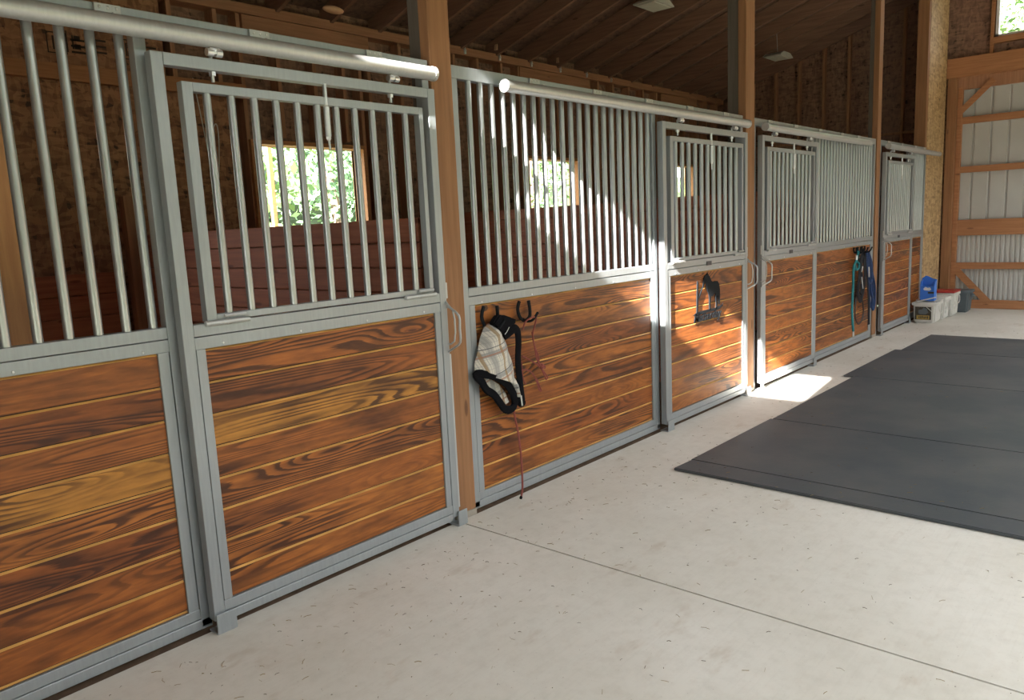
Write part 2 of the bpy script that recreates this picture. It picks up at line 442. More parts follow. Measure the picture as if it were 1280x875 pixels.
# ------------------------------------------------------------------ sliding doors
def door(label, xl, xr, hand, seed, nb=11, plate=False):
    """hand=+1: pull handle on the right stile"""
    W = xr - xl; yf, yb = -.066, -.020
    r = thing('sliding_stall_door', ((xl+xr)/2, -.043, .03), label, 'stall door', 'sliding stall doors')
    bm = B(); s = .046
    box(bm, xl, xl+s, yf, yb, .055, 2.25, 0, .003); box(bm, xr-s, xr, yf, yb, .055, 2.25, 0, .003)
    box(bm, xl+s, xr-s, yf, yb, 2.205, 2.25, 0, .003)
    box(bm, xl+s, xr-s, yf, yb, 1.205, 1.252, 0, .003)
    box(bm, xl+s, xr-s, yf+.0015, yb, ZW, 1.202, 0, .002)
    box(bm, xl+s, xr-s, yf, yb, .04, .078, 0, .003)
    box(bm, xl+s, xr-s, yf+.0015, yb, .081, .125, 0, .002)
    box(bm, xl+s+.003, xl+s+.04, yf+.002, yb, .125, ZW, 0, .002)
    box(bm, xr-s-.04, xr-s-.003, yf+.002, yb, .125, ZW, 0, .002)
    P('frame', bm, 'galv', r)
    for i in range(4):
        bm = B(); bolt(bm, xl+.16+(W-.32)*i/3, yf, ZW+.014); P('bolt', bm, 'chrome', r, True)
    wood_panel(r, xl+s+.037, xr-s-.037, .125, ZW, yf+.012, seed, (3,) if seed == 5 else ())
    # drop-down window gate
    g0, g1 = xl+.105, xr-.085; gt = 2.155; t = .042
    gy0, gy1 = -.066, -.026
    bm = B()
    box(bm, g0, g0+t, gy0, gy1, 1.257, gt, 0, .002); box(bm, g1-t*.6, g1, gy0, gy1, 1.257, gt, 0, .002)
    box(bm, g0+t, g1-t*.6, gy0, gy1, gt-.034, gt, 0, .002); box(bm, g0+t, g1-t*.6, gy0, gy1, 1.257, 1.283, 0, .002)
    gate = P('grille_gate', bm, 'galv', r)
    a, b = g0+t+.062, g1-t*.6-.075
    for i in range(nb):
        x = a + (b-a)*i/(nb-1)
        bm = B(); cyl(bm, (x, -.046, 1.282), (x, -.046, gt-.033), .0155, 20)
        SP('bar', bm, 'bar', gate, r, True)
    # slide bolts on the gate
    for (p, q) in ((g0-.015, g0+.17), (g1-.2, g1)):
        bm = B(); m = (p+q)/2
        cyl(bm, (p, -.078, 1.252), (m, -.078, 1.252), .0105, 10)
        cyl(bm, (m, -.078, 1.252), (q, -.078, 1.252), .0105, 10)
        cyl(bm, (m-.006, -.078, 1.252), (m+.004, -.078, 1.252), .012, 10)
        cyl(bm, (m-.01, -.074, 1.275), (q-.01, -.074, 1.275), .007, 8)
        P('slide_bolt', bm, 'pipe', r, True)
    # spring catch hanging from the top rail
    xs = (xl+xr)/2 + .05; bm = B()
    cyl(bm, (xs, -.06, 2.21), (xs, -.06, 2.12), .009, 8)
    cyl(bm, (xs, -.062, 2.115), (xs, -.062, 1.99), .013, 10)
    cyl(bm, (xs, -.062, 1.99), (xs+.003, -.062, 1.935), .005, 8); bolt(bm, xs, -.062, 1.985, .014)
    P('spring_catch', bm, 'chrome', r, True)
    for x in (xl+.24, xr-.27):
        bm = B()
        cyl(bm, (x-.03, -.078, 2.268), (x-.005, -.078, 2.268), .015, 12); cyl(bm, (x+.005, -.078, 2.268), (x+.03, -.078, 2.268), .015, 12)
        cyl(bm, (x, -.05, 2.275), (x, -.05, 2.165), .007, 8); cyl(bm, (x, -.05, 2.203), (x, -.05, 2.188), .014, 6)
        box(bm, x-.022, x+.022, -.09, -.062, 2.262, 2.285, 0, .002)
        P('roller', bm, 'chrome', r, True)
    # pull handle
    xe = xr if hand > 0 else xl; sg = -hand
    h0 = xe + sg*.008
    bm = B()
    tube(bm, smoothpts([(h0, yf+.002, 1.205), (h0, yf-.03, 1.175), (h0+hand*.004, yf-.085, 1.135), (h0+hand*.004, yf-.087, 1.07), (h0+hand*.004, yf-.085, 1.0), (h0, yf-.045, .97), (h0, yf+.002, .945)], 3), .0062, 8)
    P('handle', bm, 'pipe', r, True)
    bm = B(); tube(bm, smoothpts([(h0, yb, 1.17), (h0+hand*.012, yf-.035, 1.16), (h0+hand*.012, yf-.035, 1.0), (h0, yb, .985)], 3), .0045, 8)
    P('handle', bm, 'pipe', r, True)
    ex = xe + hand*.012
    bm = B()
    box(bm, min(xe-hand*.006, ex), max(xe-hand*.006, ex), yf+.004, yf+.012, .10, .93, 0)
    P('latch_strip', bm, 'pipe', r); bm = B()
    box(bm, min(xe-hand*.006, ex), max(xe-hand*.006, ex), yf+.004, yf+.014, 1.22, 1.30, 0)
    P('latch_strip', bm, 'pipe', r)
    for (a, b) in ((xl+.0, xl+.085), (xr-.02, xr+.045)) if hand > 0 else ((xl-.045, xl+.02), (xr-.07, xr)):
        bm = B(); box(bm, a, b, -.082, -.074, .004, .085, 0, .002); box(bm, a, b, -.078, -.01, .0, .008, 0, .001)
        P('floor_guide', bm, 'galv', r)
    if plate:
        bm = B(); xc = xl + W*.49; box(bm, xc-.04, xc+.04, yf-.005, yf, 1.195, 1.228, 0, .001)
        P('name_plate', bm, 'plate', r)
    return r
dA = door('nearest sliding stall door, its left stile by the nearest wood panel and handle at the first post', -1.575, -.185, 1, 5)
dB = door('sliding stall door with the black horse sign on its sunlit wood', 2.005, 3.40, 1, 17, 11, True)
dC = door('sliding stall door just beyond the second post, sun patch on the floor at its foot', 3.70, 5.04, -1, 29, 11, True)
dD = door('farthest sliding stall door, between the blue ropes and the white buckets', 7.315, 8.62, -1, 41, 11, True)

# ------------------------------------------------------------------ posts
def post(label, x0, x1, y0, y1, z1, mat='post', z0=0, name='wooden_post', plank=None, group='roof posts along the aisle', foot=True):
    r = thing(name, ((x0+x1)/2, (y0+y1)/2, z0), label, 'post', group)
    bm = B(); box(bm, x0, x1, y0, y1, z0+(.03 if foot else 0), z1, 0, .004); P('shaft', bm, mat, r)
    if plank:
        bm = B(); box(bm, x0+.012, x1-.03, y1+.001, y1+plank, z0, z1-.04, 0, .003); P('backing_plank', bm, 'postgrey', r)
    if foot:
        bm = B(); box(bm, x0-.004, x1+.002, y0-.006, y1+.01, -.02, .03, 0, .003); P('footing', bm, 'footing', r)
    return r
RB = lambda y: 3.63 + .32*(3.66 - y) if y > -1.83 else 3.63 + .32*(3.66+1.83) - .32*(-1.83 - y)
post('first wooden roof post, thick and orange, right of the nearest door', -.150, -.004, -.012, .055, RB(-.01), plank=.09)
post('second wooden roof post, right of the horse sign door', 3.485, 3.655, -.012, .06, RB(0), plank=.10)
post('third wooden roof post, thin in the distance, right of the hanging blue ropes', 7.125, 7.265, -.012, .05, RB(0), plank=.05)
post('reddish post standing above the farthest track, left of the pale OSB wall', 9.36, 9.46, .0, .145, RB(.3)-.02, 'post', z0=2.401, group=None, foot=False)

# ------------------------------------------------------------------ left (outer) wall with windows
YW = 3.66
wins = [(-2.61, -1.36, 1.45, 2.43), (1.05, 2.30, 1.45, 2.43), (5.0, 6.12, 1.55, 2.43), (8.45, 9.5, 1.65, 2.44)]
wl = thing('wall_left', (3.3, YW, 0), kind='structure')
def grid_wall(bm, u0, u1, v0, v1, holes, t0, t1, axis, mi=0):
    us = sorted({u0, u1, *[h[0] for h in holes], *[h[1] for h in holes]}); vs = sorted({v0, v1, *[h[2] for h in holes], *[h[3] for h in holes]})
    for i in range(len(us)-1):
        for j in range(len(vs)-1):
            cu, cv = (us[i]+us[i+1])/2, (vs[j]+vs[j+1])/2
            if any(h[0] < cu < h[1] and h[2] < cv < h[3] for h in holes): continue
            if axis == 'y': box(bm, us[i], us[i+1], t0, t1, vs[j], vs[j+1], mi)
            else: box(bm, t0, t1, us[i], us[i+1], vs[j], vs[j+1], mi)
bm = B(); grid_wall(bm, -4.0, 10.75, 0, 3.75, wins, 3.80, 3.83, 'y'); P('sheathing', bm, 'osbdark', wl)
bm = B(); grid_wall(bm, -4.0, .86, 0, 2.83, wins[:1], 3.655, 3.67, 'y'); box(bm, -4.0, .3, 3.66, 3.675, 2.93, 3.55); P('wall_board', bm, 'osb', wl)
for (x0, x1) in ((-4.0, 10.6),):
    bm = B(); box(bm, x0, x1, 3.64, 3.80, 3.57, 3.66, 0, .003); P('top_plate', bm, 'platew', wl)
bm = B(); box(bm, -4.0, 1.0, 3.60, 3.655, 2.82, 2.94, 0, .003); P('girt', bm, 'lumx', wl)
for (a, b) in ((-2.7, -1.27), (1.05, 2.48), (4.91, 6.41), (8.4, 9.6)):
    bm = B(); box(bm, a, b, 3.65, 3.79, 3.36, 3.565, 0, .003); P('header', bm, 'platew', wl)
studs = [.39, .80, 1.02, 2.36, 2.48, 2.92, 3.33, 3.75, 4.15, 4.58, 4.91, 6.36, 6.45, 6.67, 7.06, 7.49, 7.9, 8.3, 9.62, 10.0, 10.4]
for x in studs:
    bm = B(); box(bm, x-.02, x+.02, 3.67, 3.80, 1.2, 3.57, 0, .002); P('stud', bm, 'stud', wl)
for x in (1.4, 1.8, 2.15, 5.3, 5.7, 5.95, 8.8, 9.2):
    bm = B(); box(bm, x-.02, x+.02, 3.67, 3.80, 2.50, 3.36, 0, .002); P('cripple_stud', bm, 'stud', wl)
# printed stamps on the sheathing
for k, (x, z) in enumerate(((-.52, 3.10), (.02, 3.12), (-.38, 3.12))):
    bm = B()
    for a, b, c, d in ((-.07, .07, .07, .078), (-.07, .07, -.078, -.07), (-.07, -.062, -.078, .078), (.062, .07, -.078, .078), (-.03, -.018, -.05, .05), (-.015, .03, .012, .05), (-.015, .03, -.05, -.012)):
        if k == 2 and a == -.07 and b == .07: continue
        box(bm, x+a, x+b, 3.658, 3.6605, z+c, z+d)
    for j in range(3): box(bm, x+.10, x+.22, 3.658, 3.6605, z-.06+.045*j, z-.045+.045*j)
    P('stamp', bm, 'ink', wl)
for i, (a, b, c, d) in enumerate(wins):
    w = thing('window_%d' % (i+1), ((a+b)/2, YW, c), kind='structure')
    bm = B(); t = .038; y0, y1 = 3.63, 3.84
    box(bm, a-t, b+t, y0, y1, d, d+t, 0, .002); box(bm, a-t, b+t, y0, y1, c-t, c, 0, .002)
    box(bm, a-t, a, y0, y1, c, d, 0, .002); box(bm, b, b+t, y0, y1, c, d, 0, .002)
    P('window_frame', bm, 'trimw', w)
post('wide orange wooden board standing behind the bars at the far left edge', -1.745-.42, -1.745, .90, .945, 2.9, group=None, foot=False, name='wooden_board', mat='boardlit')
post('short wooden corner post behind the last near bars, under an OSB edge', -.24, -.14, 3.50, 3.595, 1.95, 'stud', group=None, foot=False)

cb = thing('loose_cable', (.55, 3.62, 2.3), 'thin cream cable hanging in loops on the stall wall left of the first window', 'cable')
for ln in ([(.52, 2.95), (.56, 2.6), (.60, 2.2), (.62, 1.9), (.66, 2.1), (.70, 2.45), (.69, 2.58), (.65, 2.5), (.62, 2.2), (.61, 1.8)],):
    bm = B(); tube(bm, smoothpts([(a, 3.63, b) for a, b in ln], 4), .005, 6); P('wire', bm, 'labelwhite', cb, True)

# stall partitions
def partition(label, x0, x1, ztop, y1=3.6):
    r = thing('stall_partition', ((x0+x1)/2, 1.85, 0), label, 'stall partition', 'plank walls between stalls')
    for xa, xb in ((x0, x0+.038), (x1-.038, x1)):
        bm = B(); z = 0
        while z < ztop - .02:
            zt = min(ztop, z+.137)
            box(bm, xa, xb, .17, y1-.005, z+.003, zt-.002, 0, .006); z += .137
        P('plank_side', bm, 'plank', r)
    bm = B(); box(bm, x0+.036, x1-.036, .18, y1-.01, 0, ztop-.01); P('core', bm, 'stud', r)
partition('reddish plank wall seen through the nearest door, first window just above it', -.135, -.02, 1.64)
partition('reddish plank wall seen behind the sunlit bars, below the second window', 3.54, 3.65, 1.755)
partition('plank wall seen behind the horse sign door, below the third window', 7.16, 7.27, 1.88)
# planks lining the outer wall
for (a, b, l) in ((-3.9, -.26, 'plank lining on the outer wall of the nearest stall'), (0, 3.52, 'plank lining under the first window'),
                  (3.67, 7.14, 'plank lining under the second window'), (7.29, 10.5, 'plank lining under the third window')):
    r = thing('wall_lining', ((a+b)/2, 3.62, 0), l, 'wall lining', 'plank linings of the stalls')
    bm = B(); z = 0
    while z < 1.25:
        box(bm, a, b, 3.60, 3.635, z+.003, z+.168, 0, .004); z += .17
    P('planks', bm, 'plankx', r)

# ------------------------------------------------------------------ roof
ce = thing('ceiling', (3.3, -1.83, 5.3), kind='structure')
def roofz(y): return RB(y)
YR = -5.25
for (ya, yb) in ((4.3, -1.83), (-1.83, YR-.25)):
    bm = B(); za, zb = roofz(ya)+.20, roofz(yb)+.20
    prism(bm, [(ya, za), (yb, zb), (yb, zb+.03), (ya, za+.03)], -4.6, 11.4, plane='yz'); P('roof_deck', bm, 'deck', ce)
for k in range(-13, 12):
    x = 3.86 + .61*k
    if x < -3.9 or x > 10.55: continue
    for (ya, yb) in ((3.85, -1.81), (-1.85, YR-.1)):
        bm = B(); za, zb = roofz(ya), roofz(yb)
        prism(bm, [(ya, za), (yb, zb), (yb, zb+.195), (ya, za+.195)], x-.02, x+.02, plane='yz'); P('rafter', bm, 'rafter', ce)
bm = B(); box(bm, -4, 10.6, -1.87, -1.79, RB(-1.83)-.12, RB(-1.83)+.1); P('ridge_beam', bm, 'platew', ce)
bm = B(); grid_wall(bm, -4, 10.6, 3.63, 3.9, [], 3.80, 3.83, 'y'); P('eave_block', bm, 'osbdark', ce)

# rafter ties
for k in range(-1, 6):
    x = 3.86 + .61*k
    if k < 0: continue
    o = B(); box(o, x+.021, x+.028, 3.605, 3.64, 3.63, 3.73, 0, .001); box(o, x+.028, x+.06, 3.625, 3.639, 3.585, 3.64, 0, .001)
    bolt(o, x+.045, 3.62, 3.62, .012)
    ob = link('rafter_tie', o, 'chrome', None, True)
    tag(ob, 'small shiny metal tie under a rafter end on the dark top plate', 'bracket', 'rafter ties on the outer wall')
for (x, z, s, l) in ((4.47, 3.715, .05, 'larger painted sun patch on the top plate right of the first post'), (5.69, 3.715, .035, 'smaller painted sun patch on the top plate farther from the first post')):
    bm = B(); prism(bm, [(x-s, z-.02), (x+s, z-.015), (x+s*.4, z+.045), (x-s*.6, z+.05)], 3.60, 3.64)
    tag(link('sun_patch_block', bm, 'sunpatch'), l, 'sun patch')  # peach solid standing in for a patch of sunlight
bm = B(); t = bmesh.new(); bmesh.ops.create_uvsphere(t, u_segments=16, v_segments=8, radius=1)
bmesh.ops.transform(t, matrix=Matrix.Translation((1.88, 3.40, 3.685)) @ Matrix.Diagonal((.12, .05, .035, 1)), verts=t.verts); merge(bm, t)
tag(link('sun_patch_oval', bm, 'sunpatch', None, True), 'painted oval sun patch up on the top plate left of the first post', 'wood scrap')  # peach oval standing in for a sunlit spot

# ceiling lights
def fixture(label, x, y, z, ztop):
    r = thing('ceiling_light', (x, y, z), label, 'ceiling light', 'flat ceiling lights over the stalls')
    bm = B(); prof = [(-.23, 0), (-.12, .05), (.12, .05), (.23, 0), (.23, -.012), (-.23, -.012)]
    prism(bm, [(x+a, z+b) for a, b in prof], y-.14, y+.14); P('housing', bm, 'fixture', r)
    bm = B(); box(bm, x-.19, x+.19, y-.12, y+.12, z-.02, z-.0125, 0, .002); P('diffuser', bm, 'diffuser', r)
    bm = B(); tube(bm, [(x, y, z+.05), (x-.02, y, z+.1), (x-.06, y, ztop)], .004, 6); P('cord', bm, 'fixture', r)
fixture('flat ceiling light cut by the top edge, left of the second post', 5.42, 2.0, 4.04, 4.35)
fixture('flat ceiling light hanging by a cord, right of the second post', 9.05, 2.0, 3.92, 4.3)

# ------------------------------------------------------------------ end wall
XE = 10.6
we = thing('wall_end', (XE, 0, 0), kind='structure')
def gable_poly(y0, y1): return None
def gable(bm, x0, x1, holes, step_holes=()):
    # strips of wall up to the roof line
    ys = sorted({3.83, YR, -1.83, *[h[0] for h in holes], *[h[1] for h in holes]})
    for i in range(len(ys)-1):
        a, b = ys[i], ys[i+1]; cy = (a+b)/2
        za, zb = roofz(a)+.195, roofz(b)+.195
        hs = sorted([h for h in holes if h[0] < cy < h[1]], key=lambda h: h[2])
        z = 0
        for h in hs:
            if h[2] > z + 1e-4: box(bm, x0, x1, a, b, z, h[2])
            z = h[3]
        prism(bm, [(a, z), (b, z), (b, zb), (a, za)], x0, x1, plane='yz')
endholes = [(-3.75, -.12, 0, 3.44), (-1.75, -.58, 3.95, 4.85)]
bm = B(); gable(bm, XE+.06, XE+.09, endholes); P('sheathing', bm, 'osbdark', we)
for y in (.30, .63, 1.04, 1.45, 1.85, 2.26, 2.67, 3.08, 3.5):
    bm = B(); box(bm, XE-.03, XE+.06, y-.019, y+.019, 0, roofz(y)+.18, 0, .002); P('stud', bm, 'stud', we)
for y in (-.545, -1.78):
    bm = B(); box(bm, XE-.03, XE+.06, y-.022, y+.022, 3.72, roofz(y)+.1, 0, .002); P('stud', bm, 'lumy', we)
bm = B(); box(bm, XE-.02, XE+.06, .0, 3.66, 2.72, 2.76, 0, .002); P('girt', bm, 'stud', we)
bm = B(); prism(bm, [(3.7, roofz(3.7)), (-.2, roofz(-.2)), (-.2, roofz(-.2)+.19), (3.7, roofz(3.7)+.19)], XE-.08, XE-.035, plane='yz'); P('gable_rafter', bm, 'rafter', we)
bm = B(); box(bm, XE-.12, XE+.0, -3.95, .02, 3.44, 3.72, 0, .004); P('door_header', bm, 'lumy', we)
bm = B(); box(bm, XE-.02, XE+.05, -3.75, -.12, 3.27, 3.44, 0, .003); P('track_board', bm, 'stud', we)
bm = B(); box(bm, XE-.14, XE+.0, -.14, -.02, 0, 3.44, 0, .004); P('door_jamb', bm, 'post', we)
bm = B(); box(bm, XE-.14, XE+.0, -3.9, -3.76, 0, 3.44, 0, .004); P('door_jamb', bm, 'post', we)
# end window
w4 = thing('window_5', (XE, -1.16, 3.95), kind='structure')
bm = B(); a, b, c, d = -1.75, -.58, 3.95, 4.85
for q in ((a, b, c, c+.035), (a, b, d-.035, d), (a, a+.04, c, d), (b-.04, b, c, d)):
    box(bm, XE-.0, XE+.09, q[0], q[1], q[2], q[3], 0, .003)
box(bm, XE+.05, XE+.065, a+.04, b-.04, 4.30, 4.31); box(bm, XE+.05, XE+.065, -1.17, -1.16, c, d)
P('window_frame', bm, 'vinyl', w4)
bm = B(); box(bm, XE+.055, XE+.059, a+.03, b-.03, c+.03, d-.03); P('window_pane', bm, 'glass', w4)
bm = B(); box(bm, XE-.05, XE+.06, a-.02, b+.02, 3.86, 3.945, 0, .003); P('window_sill', bm, 'lumy', w4)

# big sliding door in the end wall
d1 = thing('door_1', (XE, -1.9, 0), kind='structure')
def corr(bm, y0, y1, z0, z1, x, pitch, amp, flat_frac):
    y = y1; prof = []
    while y > y0:
        prof += [(y, x), (y - pitch*flat_frac, x), (y - pitch*(flat_frac + (1-flat_frac)*.3), x-amp), (y - pitch*(flat_frac + (1-flat_frac)*.7), x-amp)]
        y -= pitch
    prof.append((y0, x))
    prof = [p for p in prof if p[0] >= y0]
    for i in range(len(prof)-1):
        (ya, xa), (yb, xb) = prof[i], prof[i+1]
        if ya - yb < 1e-6: continue
        v = [bm.verts.new(q) for q in ((xa, ya, z0), (xb, yb, z0), (xb, yb, z1), (xa, ya, z1))]; bm.faces.new(v)
        v = [bm.verts.new(q) for q in ((xa+.004, ya, z0), (xb+.004, yb, z0), (xb+.004, yb, z1), (xa+.004, ya, z1))]; bm.faces.new(v[::-1])
bm = B(); corr(bm, -3.72, -.14, 1.2, 3.4, XE+.056, .228, -.020, .84); P('wide_rib_sheet', bm, 'metalwall', d1)
bm = B(); corr(bm, -3.72, -.14, 0.0, 1.2, XE+.056, .064, -.014, .45); P('narrow_rib_sheet', bm, 'metalwall', d1)
for (z0, z1, n) in ((2.77, 2.87, 'rail'), (2.05, 2.145, 'rail'), (1.11, 1.35, 'middle_rail'), (.60, .70, 'rail'), (.0, .13, 'bottom_rail')):
    bm = B(); box(bm, XE-.03, XE+.044, -3.72, -.20, z0+.002, z1, 0, .004); P(n, bm, 'lumy', d1)
bm = B(); box(bm, XE-.035, XE+.044, -.205, -.142, .0, 3.3, 0, .004); P('stile', bm, 'lumy', d1)
def brace(y0, z0, y1, z1, w=.085):
    bm = B(); d = Vector((y1-y0, z1-z0)).normalized(); n = Vector((-d.y, d.x))*w/2
    prism(bm, [(y0+n.x, z0+n.y), (y1+n.x, z1+n.y), (y1-n.x, z1-n.y), (y0-n.x, z0-n.y)], XE-.045, XE-.031, plane='yz'); P('brace', bm, 'lumy', d1)
brace(-.16, 2.93, -.60, 3.36); brace(-.17, .64, -.66, .10, .10)

# pale OSB wall at the end of the stall row
wo = thing('wall_osb', (9.98, .02, 0), kind='structure')
bm = B(); box(bm, 9.465, 10.46, .0, .018, 0, RB(0)+.1); P('osb_sheet', bm, 'osblight', wo)
bm = B()
for x in (9.52, 9.98, 10.42): box(bm, x-.02, x+.02, .02, .11, 0, RB(0)+.05)
P('stud', bm, 'stud', wo)

# ------------------------------------------------------------------ walls behind and beside the camera
XB = -3.9
wb = thing('wall_back', (XB, 0, 0), kind='structure')
bh = [(-1.41, -.49, 4.13, 4.74), (-4.9, -1.5, 0, 2.95)]
bm = B(); gable(bm, XB-.03, XB, bh); P('sheathing', bm, 'osbdark', wb)
w5 = thing('window_6', (XB, -.95, 4.13), kind='structure')
bm = B(); a, b, c, d = -1.41, -.49, 4.13, 4.74
for q in ((a-.05, b+.05, c-.05, c), (a-.05, b+.05, d, d+.05), (a-.05, a, c, d), (b, b+.05, c, d)):
    box(bm, XB-.04, XB+.05, q[0], q[1], q[2], q[3])
P('window_frame', bm, 'lumy', w5)
bm = B()
for q in ((-5.05, -4.9, 0, 3.1), (-1.5, -1.35, 0, 3.1), (-4.9, -1.5, 2.95, 3.15)): box(bm, XB-.03, XB+.04, q[0], q[1], q[2], q[3])
P('door_frame', bm, 'lumy', wb)
YR = -5.25
wr = thing('wall_right', (3.3, YR, 0), kind='structure')
for x in (-3.8, -.08, 3.57, 7.2, 10.55):
    bm = B(); box(bm, x-.07, x+.07, YR-.07, YR+.07, -.1, roofz(YR)); P('side_post', bm, 'post', wr)
bm = B(); box(bm, -3.9, 10.6, YR-.12, YR-.07, roofz(YR)-.14, roofz(YR)+.16); P('eave_beam', bm, 'lumx', wr)
# unseen roof added outside the back door to block the sun
po = thing('sun_block_roof', (-6.9, -3.6, 3.2), 'added unseen roof blocking the sun outside the barn door behind the viewer', 'sun blocker')
bm = B(); box(bm, -9.9, XB-.05, -7.3, -1.5, 3.22, 3.28); P('blocker_sheet', bm, 'deck', po)
for (x, y) in ((-9.8, -7.2), (-9.8, -1.6)):
    bm = B(); box(bm, x-.07, x+.07, y-.07, y+.07, 0, 3.22); P('post', bm, 'post', po)

# ------------------------------------------------------------------ floors
fl = thing('floor', (3.3, -3.6, 0), kind='structure')
bm = B()
for (a, b) in ((-4.6, -.160), (-.150, 11.6)):
    box(bm, a, b, -4.2, -.025, -.12, 0)
P('concrete_slab', bm, 'concrete', fl)
bm = B(); box(bm, -.162, -.148, -4.2, -.03, -.1, -.009); P('joint_filler', bm, 'jointm', fl)
bm = B(); box(bm, -4.0, 10.6, -.0245, 3.8, -.12, -.02); P('stall_soil', bm, 'soil', fl)
bm = B(); box(bm, -4.6, 11.6, -7.6, -4.205, -.12, -.01); P('low_bounce_strip', bm, 'soil', fl)  # unseen dark floor, added to keep sun bounce low
gr = thing('ground', (3, 0, -.2), kind='structure')
bm = B(); box(bm, -70, 90, -70, 90, -.3, -.13); P('meadow', bm, 'grass', gr)

# ------------------------------------------------------------------ rubber mats
mats = [(1.235, 1.445, -.555, 0, 'narrow black rubber strip at the near edge of the mats'),
        (1.452, 2.69, -.56, 0, 'nearest full black rubber mat, behind the narrow strip'),
        (2.697, 4.57, -.585, 0, 'second full black rubber mat from the near edge, edge by the floor sun patch'),
        (4.577, 6.24, -.50, 0, 'third full black rubber mat from the near edge'),
        (6.247, 7.50, -.575, 0, 'farthest black rubber mat, toward the white barn door')]
sk = -.030
for (a, b, y1, z, l) in mats:
    bm = B(); y0 = -3.3
    # the mats lie very slightly askew to the wall
    A = [(a, y1), (b, y1-.012), (b+sk*0-.05, y0), (a-.05, y0)]
    prism(bm, A, 0.001, .019, plane='xy'); bmesh.ops.bevel(bm, geom=[e for e in bm.edges], offset=.004, segments=2, affect='EDGES')
    o = link('rubber_mat', bm, 'rubber'); tag(o, l, 'rubber mat', 'black rubber aisle mats')

# ------------------------------------------------------------------ horse sign
r = thing('horse_sign', (2.68, -.06, .82), 'black cut-out horse sign with lettering on the sunlit door', 'sign')
hp = [(2.597,1.06),(2.592,1.035),(2.604,1.028),(2.620,1.050),(2.645,1.060),(2.655,1.030),(2.668,.995),(2.690,.965),(2.700,.93),(2.696,.885),(2.700,.835),(2.722,.835),(2.722,.89),(2.730,.945),
      (2.765,.945),(2.800,.965),(2.812,.945),(2.806,.915),(2.815,.88),(2.808,.835),(2.835,.835),(2.838,.88),(2.835,.915),(2.852,.95),(2.858,.925),(2.866,.87),(2.880,.868),(2.888,.93),(2.884,.99),(2.872,1.03),(2.845,1.058),
      (2.80,1.062),(2.762,1.058),(2.735,1.070),(2.712,1.10),(2.685,1.122),(2.672,1.135),(2.66,1.122),(2.632,1.118),(2.610,1.10)]
bm = B(); prism(bm, hp, -.064, -.058); P('horse', bm, 'blackmetal', r)
bm = B()
prism(bm, [(2.488,.835),(2.512,.835),(2.518,.95),(2.522,1.06),(2.516,1.085),(2.502,1.085),(2.498,1.05),(2.492,.95)], -.064, -.058)
prism(bm, [(2.515,.95),(2.53,.965),(2.56,1.0),(2.595,1.032),(2.602,1.027),(2.57,.99),(2.54,.955),(2.515,.935)], -.064, -.058)
P('post_and_rope', bm, 'blackmetal', r)
bm = B()
prism(bm, [(2.43,.822),(2.48,.838),(2.60,.846),(2.72,.845),(2.84,.846),(2.93,.86),(2.945,.875),(2.93,.845),(2.86,.826),(2.70,.823),(2.52,.818)], -.064, -.058)
P('base_bar', bm, 'blackmetal', r)
cu = bpy.data.curves.new('lettering', 'FONT'); cu.body = 'Matterday'; cu.size = .125; cu.extrude = .003; cu.shear = .25; cu.offset = .0015
to = bpy.data.objects.new('lettering', cu); COL.objects.link(to)
bpy.context.view_layer.update()
dg = bpy.context.evaluated_depsgraph_get(); me = bpy.data.meshes.new_from_object(to.evaluated_get(dg)); bpy.data.objects.remove(to)
w = max(v.co.x for v in me.vertices) - min(v.co.x for v in me.vertices)
for v in me.vertices: v.co = Vector((v.co.x*.47/w, -v.co.z, v.co.y*.8))
me.materials.clear(); me.materials.append(M['blackmetal'])
lo = bpy.data.objects.new('lettering', me); COL.objects.link(lo); lo.parent = r; lo.location = Vector((2.44, -.061, .765)) - Vector(r.location)

# ------------------------------------------------------------------ horseshoe hooks
def horseshoe(label, pts, hook=None, y=-.012):
    r = thing('horseshoe_hook', (pts[2][0], y, pts[2][1]), label, 'hook', 'horseshoe hooks on the wood panels')
    bm = B(); tube(bm, smoothpts([(a, y, b) for a, b in pts], 4), .009, 8, rx=.011)
    P('shoe', bm, 'blackmetal', r, True)
    bm = B(); q = hook or (pts[3][0]+.03, pts[3][1]+.05)
    m = ((pts[2][0]+pts[3][0])/2, (pts[2][1]+pts[3][1])/2)
    tube(bm, smoothpts([(m[0], y, m[1]), (m[0], y-.04, m[1]-.012), (m[0]+.005, y-.075, m[1]), (q[0]-.02, y-.09, q[1])], 4), .008, 8)
    P('peg', bm, 'blackmetal', r, True)
hs = [(.144, 1.142), (.124, 1.087), (.148, 1.032), (.199, 1.011), (.25, 1.054), (.252, 1.135)]
horseshoe('black horseshoe hook at the left, holding the plaid fly mask', hs)
horseshoe('black horseshoe hook to the right of the fly mask, red rope looped over it', [(.445, 1.139), (.428, 1.096), (.445, 1.045), (.491, 1.022), (.536, 1.049), (.528, 1.135)])
for dx, l in ((0, 'horseshoe hook above the teal lead rope'), (.15, 'horseshoe hook above the black straps'), (.30, 'horseshoe hook above the navy ropes')):
    horseshoe(l, [(6.36+dx, 1.145), (6.35+dx, 1.12), (6.37+dx, 1.095), (6.42+dx, 1.085), (6.455+dx, 1.105), (6.455+dx, 1.145)])

